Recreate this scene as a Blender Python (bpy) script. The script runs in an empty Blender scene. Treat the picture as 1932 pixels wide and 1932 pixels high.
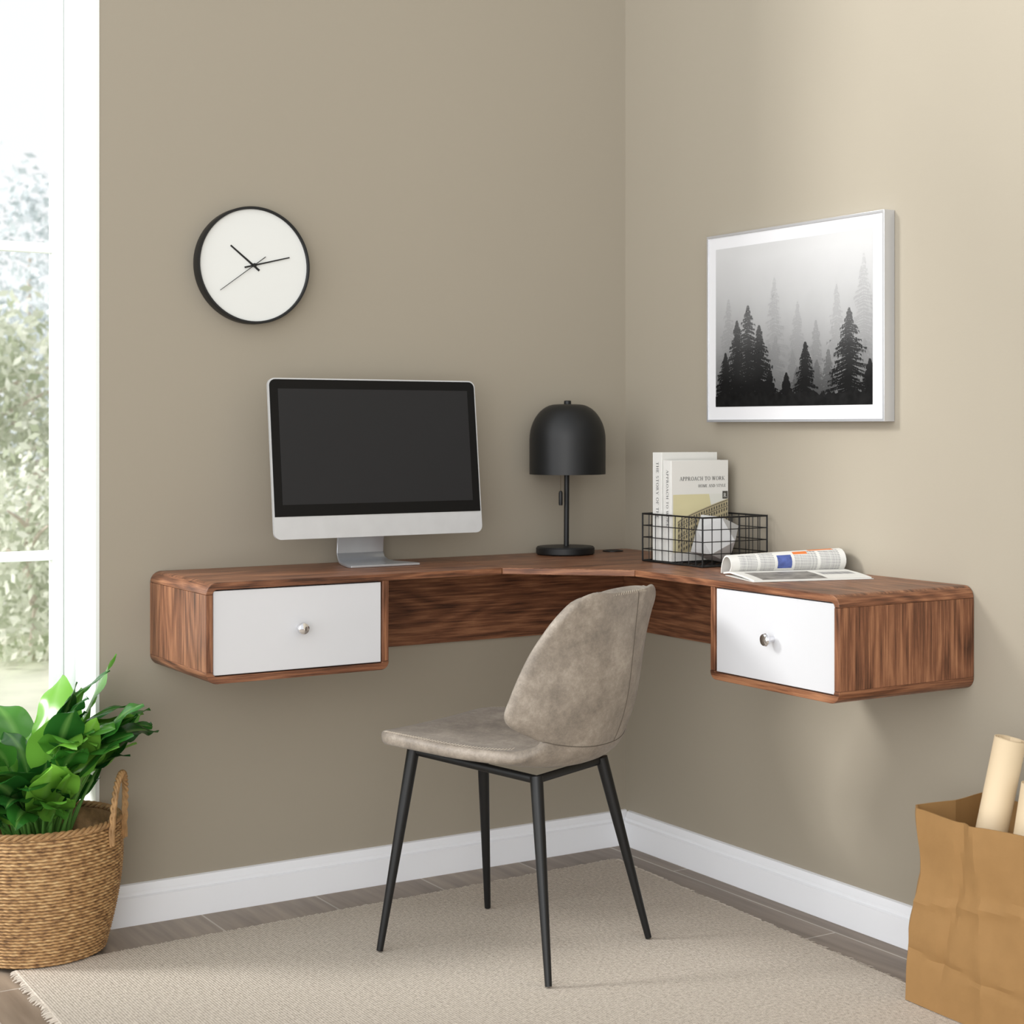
import bpy, bmesh, math, random
from mathutils import Vector, Matrix, noise
random.seed(7)
S = bpy.context.scene
C = S.collection
PI = math.pi
ZOOM = (966, 966, 1.0)
try:
    S.view_settings.view_transform = 'Standard'
    S.view_settings.look = 'None'
except Exception:
    pass

# ------------------------------------------------------------ materials
def lin(c):
    c = c / 255.0
    return c / 12.92 if c <= 0.04045 else ((c + 0.055) / 1.055) ** 2.4
def rgb(r, g, b): return (lin(r), lin(g), lin(b), 1.0)
def scale(c, k): return (min(1, c[0]*k), min(1, c[1]*k), min(1, c[2]*k), 1)
MATS = {}
def base(name):
    m = bpy.data.materials.new(name); m.use_nodes = True
    nt = m.node_tree; b = nt.nodes['Principled BSDF']
    MATS[name] = m
    return m, nt, b
def mat(name, col, rough=.5, metal=0, spec=.5, var=.05, vscale=8, stretch=(1, 1, 1), bump=0, bscale=80, sheen=0):
    m, nt, b = base(name); N = nt.nodes; L = nt.links
    b.inputs['Roughness'].default_value = rough
    b.inputs['Metallic'].default_value = metal
    b.inputs['Specular IOR Level'].default_value = spec
    if sheen: b.inputs['Sheen Weight'].default_value = sheen
    tc = N.new('ShaderNodeTexCoord'); mp = N.new('ShaderNodeMapping')
    mp.inputs['Scale'].default_value = stretch
    L.new(tc.outputs['Object'], mp.inputs['Vector'])
    nz = N.new('ShaderNodeTexNoise'); nz.inputs['Scale'].default_value = vscale
    nz.inputs['Detail'].default_value = 5
    L.new(mp.outputs[0], nz.inputs['Vector'])
    cr = N.new('ShaderNodeValToRGB')
    cr.color_ramp.elements[0].position = .3; cr.color_ramp.elements[1].position = .7
    cr.color_ramp.elements[0].color = scale(col, 1 - var)
    cr.color_ramp.elements[1].color = scale(col, 1 + var)
    L.new(nz.outputs['Fac'], cr.inputs[0]); L.new(cr.outputs[0], b.inputs['Base Color'])
    if bump:
        n2 = N.new('ShaderNodeTexNoise'); n2.inputs['Scale'].default_value = bscale
        n2.inputs['Detail'].default_value = 4
        L.new(mp.outputs[0], n2.inputs['Vector'])
        bp = N.new('ShaderNodeBump'); bp.inputs['Strength'].default_value = bump
        bp.inputs['Distance'].default_value = .002
        L.new(n2.outputs['Fac'], bp.inputs['Height']); L.new(bp.outputs[0], b.inputs['Normal'])
    return m

def walnut(name, axis, rot=0):
    m, nt, b = base(name); N = nt.nodes; L = nt.links
    b.inputs['Roughness'].default_value = .38
    b.inputs['Specular IOR Level'].default_value = .35
    tc = N.new('ShaderNodeTexCoord'); r0 = N.new('ShaderNodeMapping')
    r0.inputs['Rotation'].default_value = (0, 0, rot); L.new(tc.outputs['Object'], r0.inputs['Vector'])
    def mapped(cross, along):
        mp = N.new('ShaderNodeMapping'); s = [cross] * 3; s[axis] = along
        mp.inputs['Scale'].default_value = s
        mp.inputs['Location'].default_value = (.37, .11, .23)
        L.new(r0.outputs[0], mp.inputs['Vector']); return mp
    def noise_(cross, along, det, dist=0, rough=.5):
        n = N.new('ShaderNodeTexNoise'); n.inputs['Scale'].default_value = 1; n.inputs['Detail'].default_value = det
        n.inputs['Distortion'].default_value = dist; n.inputs['Roughness'].default_value = rough
        L.new(mapped(cross, along).outputs[0], n.inputs['Vector']); return n
    n1 = noise_(5.0, 1.0, 2, .1)
    mul = N.new('ShaderNodeMath'); mul.operation = 'MULTIPLY'; mul.inputs[1].default_value = 36
    L.new(n1.outputs['Fac'], mul.inputs[0])
    pp = N.new('ShaderNodeMath'); pp.operation = 'PINGPONG'; pp.inputs[1].default_value = 1
    L.new(mul.outputs[0], pp.inputs[0])
    n2 = noise_(210, 7, 6, 0, .7)
    n3 = noise_(24, 1.0, 6, .1, .6)
    a1 = N.new('ShaderNodeMath'); a1.operation = 'MULTIPLY_ADD'; a1.inputs[1].default_value = .14
    L.new(pp.outputs[0], a1.inputs[0])
    a2 = N.new('ShaderNodeMath'); a2.operation = 'MULTIPLY'; a2.inputs[1].default_value = 1.0
    L.new(n2.outputs['Fac'], a2.inputs[0]); L.new(a2.outputs[0], a1.inputs[2])
    a3 = N.new('ShaderNodeMath'); a3.operation = 'MULTIPLY_ADD'; a3.inputs[1].default_value = .42
    L.new(n3.outputs['Fac'], a3.inputs[0]); L.new(a1.outputs[0], a3.inputs[2])
    cr = N.new('ShaderNodeValToRGB'); e = cr.color_ramp.elements
    e[0].position = .58; e[0].color = rgb(62, 38, 26)
    e[1].position = .99; e[1].color = rgb(162, 114, 82)
    x = e.new(.78); x.color = rgb(119, 77, 54)
    L.new(a3.outputs[0], cr.inputs[0]); L.new(cr.outputs[0], b.inputs['Base Color'])
    bp = N.new('ShaderNodeBump'); bp.inputs['Strength'].default_value = .08; bp.inputs['Distance'].default_value = .001
    L.new(n2.outputs['Fac'], bp.inputs['Height']); L.new(bp.outputs[0], b.inputs['Normal'])
    return m
W_X = walnut('walnut_grain_x', 0); W_Y = walnut('walnut_grain_y', 1); W_Z = walnut('walnut_grain_z', 2)
W_D = walnut('walnut_grain_diagonal', 0, PI/4)

wall_m = mat('wall_paint', rgb(158, 150, 135), .75, spec=.2, var=.012, vscale=1.2, bump=.06, bscale=220)
white_trim = mat('white_trim_paint', rgb(240, 242, 246), .4, var=.005)
white_lacq = mat('white_lacquer', rgb(206, 207, 210), .35, var=.01)
black_metal = mat('black_powder_coat', rgb(15, 16, 17), .42, spec=.4, var=.1)
black_matte = mat('matte_black', rgb(18, 19, 20), .45, spec=.4, var=.08)
chrome = mat('chrome', rgb(225, 225, 228), .08, 1, var=0)
alu = mat('brushed_aluminium', rgb(206, 209, 213), .32, .45, var=.03, vscale=30)
alu_dark = mat('stand_aluminium', rgb(190, 193, 198), .3, .6, var=.03, vscale=30)
screen_m = mat('dark_display', rgb(38, 38, 39), .45, spec=.2, var=.02)
bezel_m = mat('black_bezel', rgb(8, 8, 9), .35, spec=.2, var=.02)
clockface = mat('clock_face_white', rgb(222, 224, 221), .6, var=.01)
silver = mat('silver_frame', rgb(208, 210, 214), .25, .6, var=.02)
mat_board = mat('white_mat_board', rgb(214, 214, 216), .8, spec=.2, var=.005)
paper_w = mat('white_paper', rgb(216, 215, 210), .7, var=.02)
paper_page = mat('page_block', rgb(208, 205, 196), .8, var=.06, vscale=1, stretch=(1, 300, 1))
ink = mat('dark_ink', rgb(24, 24, 26), .7, spec=.2, var=.05)
ink_grey = mat('grey_ink', rgb(80, 80, 82), .7, spec=.2, var=.05)
ivory = mat('white_resin', rgb(186, 186, 185), .5, spec=.3, var=.01)
roll_m = mat('cream_paper', rgb(212, 191, 158), .6, var=.02)
outwhite = mat('window_white', rgb(236, 241, 238), .4, var=.005)

def suede_mat():
    m, nt, b = base('taupe_suede'); N = nt.nodes; L = nt.links
    b.inputs['Roughness'].default_value = .5; b.inputs['Specular IOR Level'].default_value = .35
    b.inputs['Sheen Weight'].default_value = .1
    tc = N.new('ShaderNodeTexCoord')
    n1 = N.new('ShaderNodeTexNoise'); n1.inputs['Scale'].default_value = 14; n1.inputs['Detail'].default_value = 13
    n1.inputs['Roughness'].default_value = .85
    L.new(tc.outputs['Object'], n1.inputs['Vector'])
    cr = N.new('ShaderNodeValToRGB'); e = cr.color_ramp.elements
    e[0].position = .34; e[0].color = rgb(106, 98, 89)
    e[1].position = .70; e[1].color = rgb(176, 166, 153)
    x = e.new(.52); x.color = rgb(141, 131, 119)
    L.new(n1.outputs['Fac'], cr.inputs[0]); L.new(cr.outputs[0], b.inputs['Base Color'])
    n2 = N.new('ShaderNodeTexNoise'); n2.inputs['Scale'].default_value = 240; n2.inputs['Detail'].default_value = 4
    L.new(tc.outputs['Object'], n2.inputs['Vector'])
    bp = N.new('ShaderNodeBump'); bp.inputs['Strength'].default_value = .35; bp.inputs['Distance'].default_value = .0018
    L.new(n2.outputs['Fac'], bp.inputs['Height']); L.new(bp.outputs[0], b.inputs['Normal'])
    return m
suede = suede_mat()
thread = mat('pale_thread', rgb(186, 175, 159), .8, var=.03)
seam_m = mat('dark_seam', rgb(88, 80, 70), .7, var=.05)

def floor_mat():
    m, nt, b = base('grey_brown_planks'); N = nt.nodes; L = nt.links
    b.inputs['Roughness'].default_value = .42; b.inputs['Specular IOR Level'].default_value = .4
    tc = N.new('ShaderNodeTexCoord'); mp = N.new('ShaderNodeMapping')
    mp.inputs['Rotation'].default_value = (0, 0, PI / 2); mp.inputs['Location'].default_value = (.3, .06, 0)
    L.new(tc.outputs['Object'], mp.inputs['Vector'])
    br = N.new('ShaderNodeTexBrick'); br.inputs['Scale'].default_value = 1
    br.inputs['Brick Width'].default_value = 1.2; br.inputs['Row Height'].default_value = .27
    br.inputs['Mortar Size'].default_value = .0025; br.inputs['Mortar Smooth'].default_value = .3
    br.inputs['Color1'].default_value = rgb(146, 131, 117); br.inputs['Color2'].default_value = rgb(168, 153, 137)
    br.inputs['Mortar'].default_value = rgb(206, 198, 188)
    L.new(mp.outputs[0], br.inputs['Vector'])
    mp2 = N.new('ShaderNodeMapping'); mp2.inputs['Scale'].default_value = (30, 2.2, 1)
    L.new(tc.outputs['Object'], mp2.inputs['Vector'])
    nz = N.new('ShaderNodeTexNoise'); nz.inputs['Scale'].default_value = 1.3; nz.inputs['Detail'].default_value = 8
    L.new(mp2.outputs[0], nz.inputs['Vector'])
    cr = N.new('ShaderNodeValToRGB'); cr.color_ramp.elements[0].position = .3; cr.color_ramp.elements[1].position = .75
    cr.color_ramp.elements[0].color = (.6, .585, .57, 1); cr.color_ramp.elements[1].color = (1.05, 1.04, 1.02, 1)
    L.new(nz.outputs['Fac'], cr.inputs[0])
    mx = N.new('ShaderNodeMixRGB'); mx.blend_type = 'MULTIPLY'; mx.inputs[0].default_value = 1
    L.new(br.outputs['Color'], mx.inputs[1]); L.new(cr.outputs[0], mx.inputs[2])
    L.new(mx.outputs[0], b.inputs['Base Color'])
    return m
def rug_mat():
    m, nt, b = base('beige_weave'); N = nt.nodes; L = nt.links
    b.inputs['Roughness'].default_value = .95; b.inputs['Specular IOR Level'].default_value = .1
    tc = N.new('ShaderNodeTexCoord')
    def wave(d, s):
        w = N.new('ShaderNodeTexWave'); w.wave_type = 'BANDS'; w.bands_direction = d
        w.inputs['Scale'].default_value = s; w.inputs['Distortion'].default_value = 1.6
        w.inputs['Detail'].default_value = 2; w.inputs['Detail Scale'].default_value = 3
        L.new(tc.outputs['Object'], w.inputs['Vector']); return w
    wx = wave('X', 60); wy = wave('Y', 78)
    mm = N.new('ShaderNodeMath'); mm.operation = 'MULTIPLY'
    L.new(wx.outputs['Fac'], mm.inputs[0]); L.new(wy.outputs['Fac'], mm.inputs[1])
    nz = N.new('ShaderNodeTexNoise'); nz.inputs['Scale'].default_value = 130; nz.inputs['Detail'].default_value = 4
    L.new(tc.outputs['Object'], nz.inputs['Vector'])
    ad = N.new('ShaderNodeMath'); ad.operation = 'MULTIPLY_ADD'; ad.inputs[1].default_value = .6
    L.new(mm.outputs[0], ad.inputs[0]); L.new(nz.outputs['Fac'], ad.inputs[2])
    cr = N.new('ShaderNodeValToRGB'); e = cr.color_ramp.elements
    e[0].position = .28; e[0].color = rgb(158, 147, 134); e[1].position = .8; e[1].color = rgb(218, 208, 195)
    L.new(ad.outputs[0], cr.inputs[0]); L.new(cr.outputs[0], b.inputs['Base Color'])
    bp = N.new('ShaderNodeBump'); bp.inputs['Strength'].default_value = .6; bp.inputs['Distance'].default_value = .0022
    L.new(ad.outputs[0], bp.inputs['Height']); L.new(bp.outputs[0], b.inputs['Normal'])
    return m
def leaf_mat(name, c0, c1, trans=.3, rough=.3):
    m, nt, b = base(name); N = nt.nodes; L = nt.links
    b.inputs['Roughness'].default_value = rough
    ge = N.new('ShaderNodeNewGeometry')
    cr = N.new('ShaderNodeValToRGB'); cr.color_ramp.elements[0].color = c0; cr.color_ramp.elements[1].color = c1
    L.new(ge.outputs['Random Per Island'], cr.inputs[0]); L.new(cr.outputs[0], b.inputs['Base Color'])
    tr = N.new('ShaderNodeBsdfTranslucent'); L.new(cr.outputs[0], tr.inputs['Color'])
    mx = N.new('ShaderNodeMixShader'); mx.inputs[0].default_value = trans
    L.new(b.outputs[0], mx.inputs[1]); L.new(tr.outputs[0], mx.inputs[2])
    L.new(mx.outputs[0], N['Material Output'].inputs['Surface'])
    return m
def glass_mat():
    m, nt, b = base('clear_pane'); N = nt.nodes; L = nt.links
    tr = N.new('ShaderNodeBsdfTransparent'); gl = N.new('ShaderNodeBsdfGlossy'); gl.inputs['Roughness'].default_value = .02
    mx = N.new('ShaderNodeMixShader'); mx.inputs[0].default_value = .04
    L.new(tr.outputs[0], mx.inputs[1]); L.new(gl.outputs[0], mx.inputs[2])
    L.new(mx.outputs[0], N['Material Output'].inputs['Surface'])
    return m
def gradient_mat(name, z0, z1, stops, nk=.05):
    m, nt, b = base(name); N = nt.nodes; L = nt.links
    b.inputs['Roughness'].default_value = .8; b.inputs['Specular IOR Level'].default_value = .1
    tc = N.new('ShaderNodeTexCoord'); sp = N.new('ShaderNodeSeparateXYZ'); L.new(tc.outputs['Object'], sp.inputs[0])
    mr = N.new('ShaderNodeMapRange'); mr.inputs['From Min'].default_value = z0; mr.inputs['From Max'].default_value = z1
    nz = N.new('ShaderNodeTexNoise'); nz.inputs['Scale'].default_value = 9; nz.inputs['Detail'].default_value = 3
    L.new(tc.outputs['Object'], nz.inputs['Vector'])
    ma = N.new('ShaderNodeMath'); ma.operation = 'MULTIPLY_ADD'; ma.inputs[1].default_value = nk
    L.new(nz.outputs['Fac'], ma.inputs[0]); L.new(sp.outputs['Z'], ma.inputs[2]); L.new(ma.outputs[0], mr.inputs['Value'])
    cr = N.new('ShaderNodeValToRGB'); e = cr.color_ramp.elements
    e[0].position, v = stops[0]; e[0].color = rgb(v, v, v)
    e[1].position, v = stops[-1]; e[1].color = rgb(v, v, v)
    for p, v in stops[1:-1]:
        x = e.new(p); x.color = rgb(v, v, v)
    L.new(mr.outputs[0], cr.inputs[0]); L.new(cr.outputs[0], b.inputs['Base Color'])
    return m
def print_text_mat():
    m, nt, b = base('printed_text_lines'); N = nt.nodes; L = nt.links
    b.inputs['Roughness'].default_value = .6
    tc = N.new('ShaderNodeTexCoord'); mp = N.new('ShaderNodeMapping'); mp.inputs['Scale'].default_value = (300, 1, 1)
    L.new(tc.outputs['Object'], mp.inputs['Vector'])
    nz = N.new('ShaderNodeTexNoise'); nz.inputs['Scale'].default_value = 1; L.new(mp.outputs[0], nz.inputs['Vector'])
    wv = N.new('ShaderNodeTexWave'); wv.bands_direction = 'Z'; wv.inputs['Scale'].default_value = 95
    L.new(tc.outputs['Object'], wv.inputs['Vector'])
    mm = N.new('ShaderNodeMath'); mm.operation = 'MULTIPLY'; L.new(nz.outputs['Fac'], mm.inputs[0]); L.new(wv.outputs['Fac'], mm.inputs[1])
    cr = N.new('ShaderNodeValToRGB'); cr.color_ramp.elements[0].position = .15; cr.color_ramp.elements[1].position = .5
    cr.color_ramp.elements[0].color = rgb(216, 215, 210); cr.color_ramp.elements[1].color = rgb(130, 130, 133)
    L.new(mm.outputs[0], cr.inputs[0]); L.new(cr.outputs[0], b.inputs['Base Color'])
    return m

# ------------------------------------------------------------ mesh helpers
def box(bm, x0, x1, y0, y1, z0, z1):
    v = [bm.verts.new(p) for p in ((x0,y0,z0),(x1,y0,z0),(x1,y1,z0),(x0,y1,z0),(x0,y0,z1),(x1,y0,z1),(x1,y1,z1),(x0,y1,z1))]
    for f in ((3,2,1,0),(4,5,6,7),(0,1,5,4),(1,2,6,5),(2,3,7,6),(3,0,4,7)):
        bm.faces.new([v[i] for i in f])
def tube(bm, pts, r, seg=10, closed=False, cap=True):
    pts = [Vector(p) for p in pts]; n = len(pts)
    rs = r if isinstance(r, (list, tuple)) else [r] * n
    rings = []; up = None
    for i, p in enumerate(pts):
        if closed: d = pts[(i+1) % n] - pts[i-1]
        else: d = pts[min(i+1, n-1)] - pts[max(i-1, 0)]
        d.normalize()
        if up is None:
            up = Vector((0,0,1)) if abs(d.z) < .9 else Vector((1,0,0))
        s = d.cross(up); s.normalize(); up = s.cross(d); up.normalize()
        rings.append([bm.verts.new(p + s*math.cos(2*PI*k/seg)*rs[i] + up*math.sin(2*PI*k/seg)*rs[i]) for k in range(seg)])
    m = n if closed else n - 1
    for i in range(m):
        a, b_ = rings[i], rings[(i+1) % n]
        for k in range(seg):
            bm.faces.new((a[k], a[(k+1) % seg], b_[(k+1) % seg], b_[k]))
    if cap and not closed:
        bm.faces.new(rings[0][::-1]); bm.faces.new(rings[-1])
def lathe(bm, prof, seg=48, M=None, cap0=True, cap1=True):
    M = M or Matrix()
    rings = []
    for r, z in prof:
        if r < 1e-6: rings.append([bm.verts.new(M @ Vector((0,0,z)))])
        else: rings.append([bm.verts.new(M @ Vector((r*math.cos(2*PI*k/seg), r*math.sin(2*PI*k/seg), z))) for k in range(seg)])
    for a, b_ in zip(rings[:-1], rings[1:]):
        for k in range(seg):
            k2 = (k+1) % seg
            if len(a) == 1 and len(b_) == 1: continue
            if len(a) == 1: bm.faces.new((a[0], b_[k2], b_[k]))
            elif len(b_) == 1: bm.faces.new((a[k], a[k2], b_[0]))
            else: bm.faces.new((a[k], a[k2], b_[k2], b_[k]))
    if cap0 and len(rings[0]) > 1: bm.faces.new(rings[0][::-1])
    if cap1 and len(rings[-1]) > 1: bm.faces.new(rings[-1])
def prism(bm, poly, fn, d0, d1):
    a = [bm.verts.new(fn(p[0], d0, p[1])) for p in poly]
    b_ = [bm.verts.new(fn(p[0], d1, p[1])) for p in poly]
    n = len(poly)
    bm.faces.new(a); bm.faces.new(b_[::-1])
    for i in range(n):
        j = (i+1) % n
        bm.faces.new((a[j], a[i], b_[i], b_[j]))
def strip_solid(bm, outer, inner, fn, d0, d1):
    n = len(outer)
    V = [[bm.verts.new(fn(p[0], d, p[1])) for p in pl] for d in (d0, d1) for pl in (outer, inner)]
    o0, i0, o1, i1 = V
    for k in range(n-1):
        bm.faces.new((o0[k], o0[k+1], i0[k+1], i0[k]))
        bm.faces.new((o1[k+1], o1[k], i1[k], i1[k+1]))
        bm.faces.new((o0[k+1], o0[k], o1[k], o1[k+1]))
        bm.faces.new((i0[k], i0[k+1], i1[k+1], i1[k]))
    bm.faces.new((o0[0], i0[0], i1[0], o1[0])); bm.faces.new((i0[-1], o0[-1], o1[-1], i1[-1]))
def wm(o):
    M = Matrix.LocRotScale(o.location, o.rotation_euler, o.scale)
    return wm(o.parent) @ M if o.parent else M
def obj(name, bm, m, parent=None, bevel=0, smooth=35, local=False, recalc=True, label=None):
    if parent and not local: bm.transform(wm(parent).inverted())
    if recalc: bmesh.ops.recalc_face_normals(bm, faces=bm.faces[:])
    me = bpy.data.meshes.new(name); bm.to_mesh(me); bm.free()
    for mm in (m if isinstance(m, list) else [m]): me.materials.append(mm)
    if smooth:
        for p in me.polygons: p.use_smooth = True
        if smooth < 180: me.set_sharp_from_angle(angle=math.radians(smooth))
    o = bpy.data.objects.new(name, me); C.objects.link(o)
    if parent: o.parent = parent
    if bevel:
        md = o.modifiers.new('bevel', 'BEVEL'); md.width = bevel; md.segments = 3
        md.limit_method = 'ANGLE'; md.angle_limit = math.radians(40)
    if label: o['label'] = label
    return o
def tag(o, label, cat, group=None):
    o['label'] = label; o['category'] = cat
    if group: o['group'] = group
    return o
def thing(name, label, cat, loc=(0,0,0), rz=0, group=None):
    o = bpy.data.objects.new(name, None); C.objects.link(o); o.empty_display_size = .05
    o.location = loc; o.rotation_euler = (0, 0, rz)
    return tag(o, label, cat, group)
def struct(o):
    o['kind'] = 'structure'; return o
def B(): return bmesh.new()

# ---- a small roman (serif) alphabet drawn from strokes: V = stem, H = bar, S = foot serif, A = arc
TK, TN = .145, .06
def _V(x0, y0, x1, y1, w=TK): return [[(x0-w/2,y0),(x0+w/2,y0),(x1+w/2,y1),(x1-w/2,y1)]]
def _H(x0, x1, y, h=.055): return [[(x0,y),(x1,y),(x1,y+h),(x0,y+h)]]
def _S(x, y): return _H(x-.15, x+.15, 0 if y == 0 else .955, .045)
def _A(cx, cy, rx, ry, a0, a1, n=18):
    out = []
    for i in range(n):
        t0, t1 = (math.radians(a0+(a1-a0)*k/n) for k in (i, i+1))
        out.append([(cx+rx*math.cos(t0), cy+ry*math.sin(t0)), (cx+rx*math.cos(t1), cy+ry*math.sin(t1)),
                    (cx+(rx-TK)*math.cos(t1), cy+(ry-TN)*math.sin(t1)), (cx+(rx-TK)*math.cos(t0), cy+(ry-TN)*math.sin(t0))])
    return out
def _stem(x): return _V(x,0,x,1) + _S(x,0) + _S(x,1)
_P = _stem(.17) + _A(.34,.735,.32,.265,-90,90) + _H(.17,.35,.945) + _H(.17,.35,.47)
GL = {'A': (_V(.1,0,.42,1,TN)+_V(.42,1,.78,0)+_H(.2,.64,.32)+_S(.1,0)+_S(.78,0), .92), 'P': (_P, .76), 'R': (_P+_V(.40,.5,.74,0)+_S(.76,0), .92),
      'O': (_A(.48,.5,.44,.51,0,360,28), .98), 'C': (_A(.48,.5,.44,.51,42,318,24)+_V(.82,.66,.82,.96,.05), .92),
      'H': (_stem(.17)+_stem(.74)+_H(.17,.74,.47), .94), 'T': (_H(.03,.77,.945)+_V(.4,0,.4,1)+_S(.4,0)+_V(.055,.76,.055,1,.05)+_V(.745,.76,.745,1,.05), .82),
      'W': (_V(.12,1,.36,0)+_V(.36,0,.58,1,TN)+_V(.56,1,.82,0)+_V(.82,0,1.04,1,TN)+_S(.12,1)+_S(.56,1)+_S(1.04,1), 1.2),
      'K': (_stem(.17)+_V(.25,.42,.68,1,TN)+_V(.38,.56,.76,0)+_S(.7,1)+_S(.78,0), .92),
      'M': (_V(.15,0,.15,1,TN)+_V(.17,1,.5,0)+_V(.5,0,.84,1,TN)+_V(.88,0,.88,1)+_S(.15,0)+_S(.88,0)+_S(.1,1)+_S(.9,1), 1.08),
      'E': (_stem(.17)+_H(.17,.64,0)+_H(.17,.62,.945)+_H(.17,.5,.47)+_V(.63,0,.63,.24,.05)+_V(.61,.76,.61,1,.05), .74),
      'F': (_stem(.17)+_H(.17,.62,.945)+_H(.17,.5,.47)+_V(.61,.76,.61,1,.05), .7),
      'N': (_V(.15,0,.15,1,TN)+_V(.15,1,.74,0)+_V(.74,0,.74,1,TN)+_S(.15,0)+_S(.74,1)+_S(.1,1), .92),
      'D': (_stem(.17)+_A(.36,.5,.46,.5,-90,90)+_H(.17,.38,0)+_H(.17,.38,.945), .9),
      'S': (_A(.34,.745,.28,.265,35,270)+_A(.34,.265,.3,.265,-145,90), .7),
      'Y': (_V(.1,1,.42,.42)+_V(.76,1,.42,.42,TN)+_V(.42,0,.42,.48)+_S(.42,0)+_S(.12,1)+_S(.76,1), .86),
      'L': (_stem(.17)+_H(.17,.62,0)+_V(.61,0,.61,.28,.05), .7), ' ': ([], .42)}
def text_into(bm, s, width, M):
    tot = sum(GL[c][1] + .06 for c in s) - .06; k = width/tot; x = 0
    for c in s:
        for n_, poly in enumerate(GL[c][0]):
            bm.faces.new([bm.verts.new(M @ Vector(((x+p[0])*k, p[1]*k, .00002*(n_ % 3)))) for p in poly])
        x += GL[c][1] + .06

# ------------------------------------------------------------ camera (level, shifted lens)
cam = bpy.data.cameras.new('camera'); co = bpy.data.objects.new('camera', cam); C.objects.link(co)
co.location = (-2.4377, -3.66, 1.08)
co.rotation_euler = (PI/2, 0, -math.atan2(.557, .8306))
cam.sensor_width = 36; cam.lens = 3192 / 1932 * 36 * ZOOM[2]
cam.shift_x = (ZOOM[0] - 1190) / 1932 * ZOOM[2]; cam.shift_y = -(ZOOM[1] - 806) / 1932 * ZOOM[2]
cam.clip_end = 200
cam.dof.use_dof = True; cam.dof.focus_distance = 3.6; cam.dof.aperture_fstop = 6.3 * ZOOM[2]
S.camera = co

# ------------------------------------------------------------ room shell
H = 3.6
bm = B(); box(bm, -4.4, .2, -5, .22, -.1, 0)
struct(obj('floor', bm, floor_mat(), smooth=0))
bm = B(); box(bm, -1.36, .2, 0, .22, 0, H); box(bm, -4.4, -2.9, 0, .22, 0, H)
struct(obj('wall_left', bm, wall_m, smooth=0))
bm = B(); box(bm, 0, .2, -5, 0, 0, H)
struct(obj('wall_right', bm, wall_m, smooth=0))
prof = [(0,0),(.018,0),(.018,.060),(.0125,.064),(.0125,.071),(.0095,.075),(.006,.086),(0,.088)]
bm = B(); prism(bm, prof, lambda d, s, z: Vector((-s, -d, z)), 0, 1.355)
struct(obj('baseboard_left', bm, white_trim, smooth=20))
bm = B(); prism(bm, prof, lambda d, s, z: Vector((-d, -s, z)), .018, 4.9)
struct(obj('baseboard_right', bm, white_trim, smooth=20))
bm = B(); box(bm, -1.368, -1.3602, -.001, .16, 0, H); box(bm, -2.8998, -2.892, -.001, .16, 0, H)
struct(obj('trim_1', bm, outwhite, smooth=0))
win = bpy.data.objects.new('window_1', None); C.objects.link(win); win.location = (-2.13, .19, 0); struct(win)
bm = B()
for x0, x1 in ((-1.388, -1.3602), (-2.8998, -2.872)): box(bm, x0, x1, .155, .22, 0, H)
obj('window_frame', bm, outwhite, win, bevel=.003)
bm = B()
for x0, x1 in ((-1.412, -1.3885), (-2.871, -2.845), (-2.15, -2.11)): box(bm, x0, x1, .17, .205, 0, H)
for z in (.112, .795, 1.478, 2.161, 2.844, 3.5): box(bm, -2.87, -1.39, .176, .2, z - .011, z + .011)
obj('sash', bm, outwhite, win, bevel=.002)
bm = B(); box(bm, -2.86, -1.40, .186, .189, .1, H - .1)
obj('pane', bm, glass_mat(), win, smooth=0)

# ------------------------------------------------------------ outdoors
bm = B(); box(bm, -25, 25, .22, 40, -.3, -.12)
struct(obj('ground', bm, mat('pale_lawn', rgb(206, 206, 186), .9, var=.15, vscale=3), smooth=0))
out_leaf = leaf_mat('haze_paled_leaves', rgb(160, 170, 136), rgb(246, 247, 236), .5, .6)  # leaf greens paled: outdoor haze is put into the colour
out_leaf2 = leaf_mat('pale_outdoor_leaves', rgb(184, 194, 194), rgb(246, 249, 253), .5, .6)  # same haze painted in, bluer tint
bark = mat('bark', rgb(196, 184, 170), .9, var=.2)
def tree(x, y, h, r, n, m, label, name='leafy_tree', cat='tree', zlo=.2, sz=.04):
    t = thing(name, label, cat, (x, y, -.12))
    bm = B()
    tube(bm, [(0,0,0),(.03,.02,h*.3),(-.03,0,h*.55),(0,.03,h*.85)], [.06*h/3,.045*h/3,.03*h/3,.01], 8)
    for k in range(6):
        a = random.random()*2*PI; z = h*(.3+.08*k)
        tube(bm, [(0,0,z),(math.cos(a)*r*.4, math.sin(a)*r*.4, z+.25*h/3),(math.cos(a)*r*.75, math.sin(a)*r*.75, z+.4*h/3)], [.014,.01,.005], 6)
    obj('trunk', bm, bark, t, local=True)
    bm = B()
    cl = []
    for k in range(60):
        a = random.random()*2*PI; f = random.random(); z = h*(zlo + (1-zlo)*f)
        rr = (r-.2)*math.sqrt(max(.03, math.sin(PI*min(.97, .15+.83*f))))*math.sqrt(random.random())
        cl.append(Vector((math.cos(a)*rr, math.sin(a)*rr, z)))
    for k in range(n):
        c = random.choice(cl); p = c + Vector((random.gauss(0,.15), random.gauss(0,.15), random.gauss(0,.13)))
        if p.z < .02: p.z = .02 + random.random()*.1
        e = Vector((random.gauss(0,1), random.gauss(0,1), random.gauss(0,1))).normalized()
        f = e.orthogonal().normalized(); s = sz*random.uniform(.6,1.3)
        bm.faces.new([bm.verts.new(p + e*s), bm.verts.new(p + f*s*.7), bm.verts.new(p - e*s), bm.verts.new(p - f*s*.7)])
    obj('foliage', bm, m, t, local=True, recalc=False, smooth=0)
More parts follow.
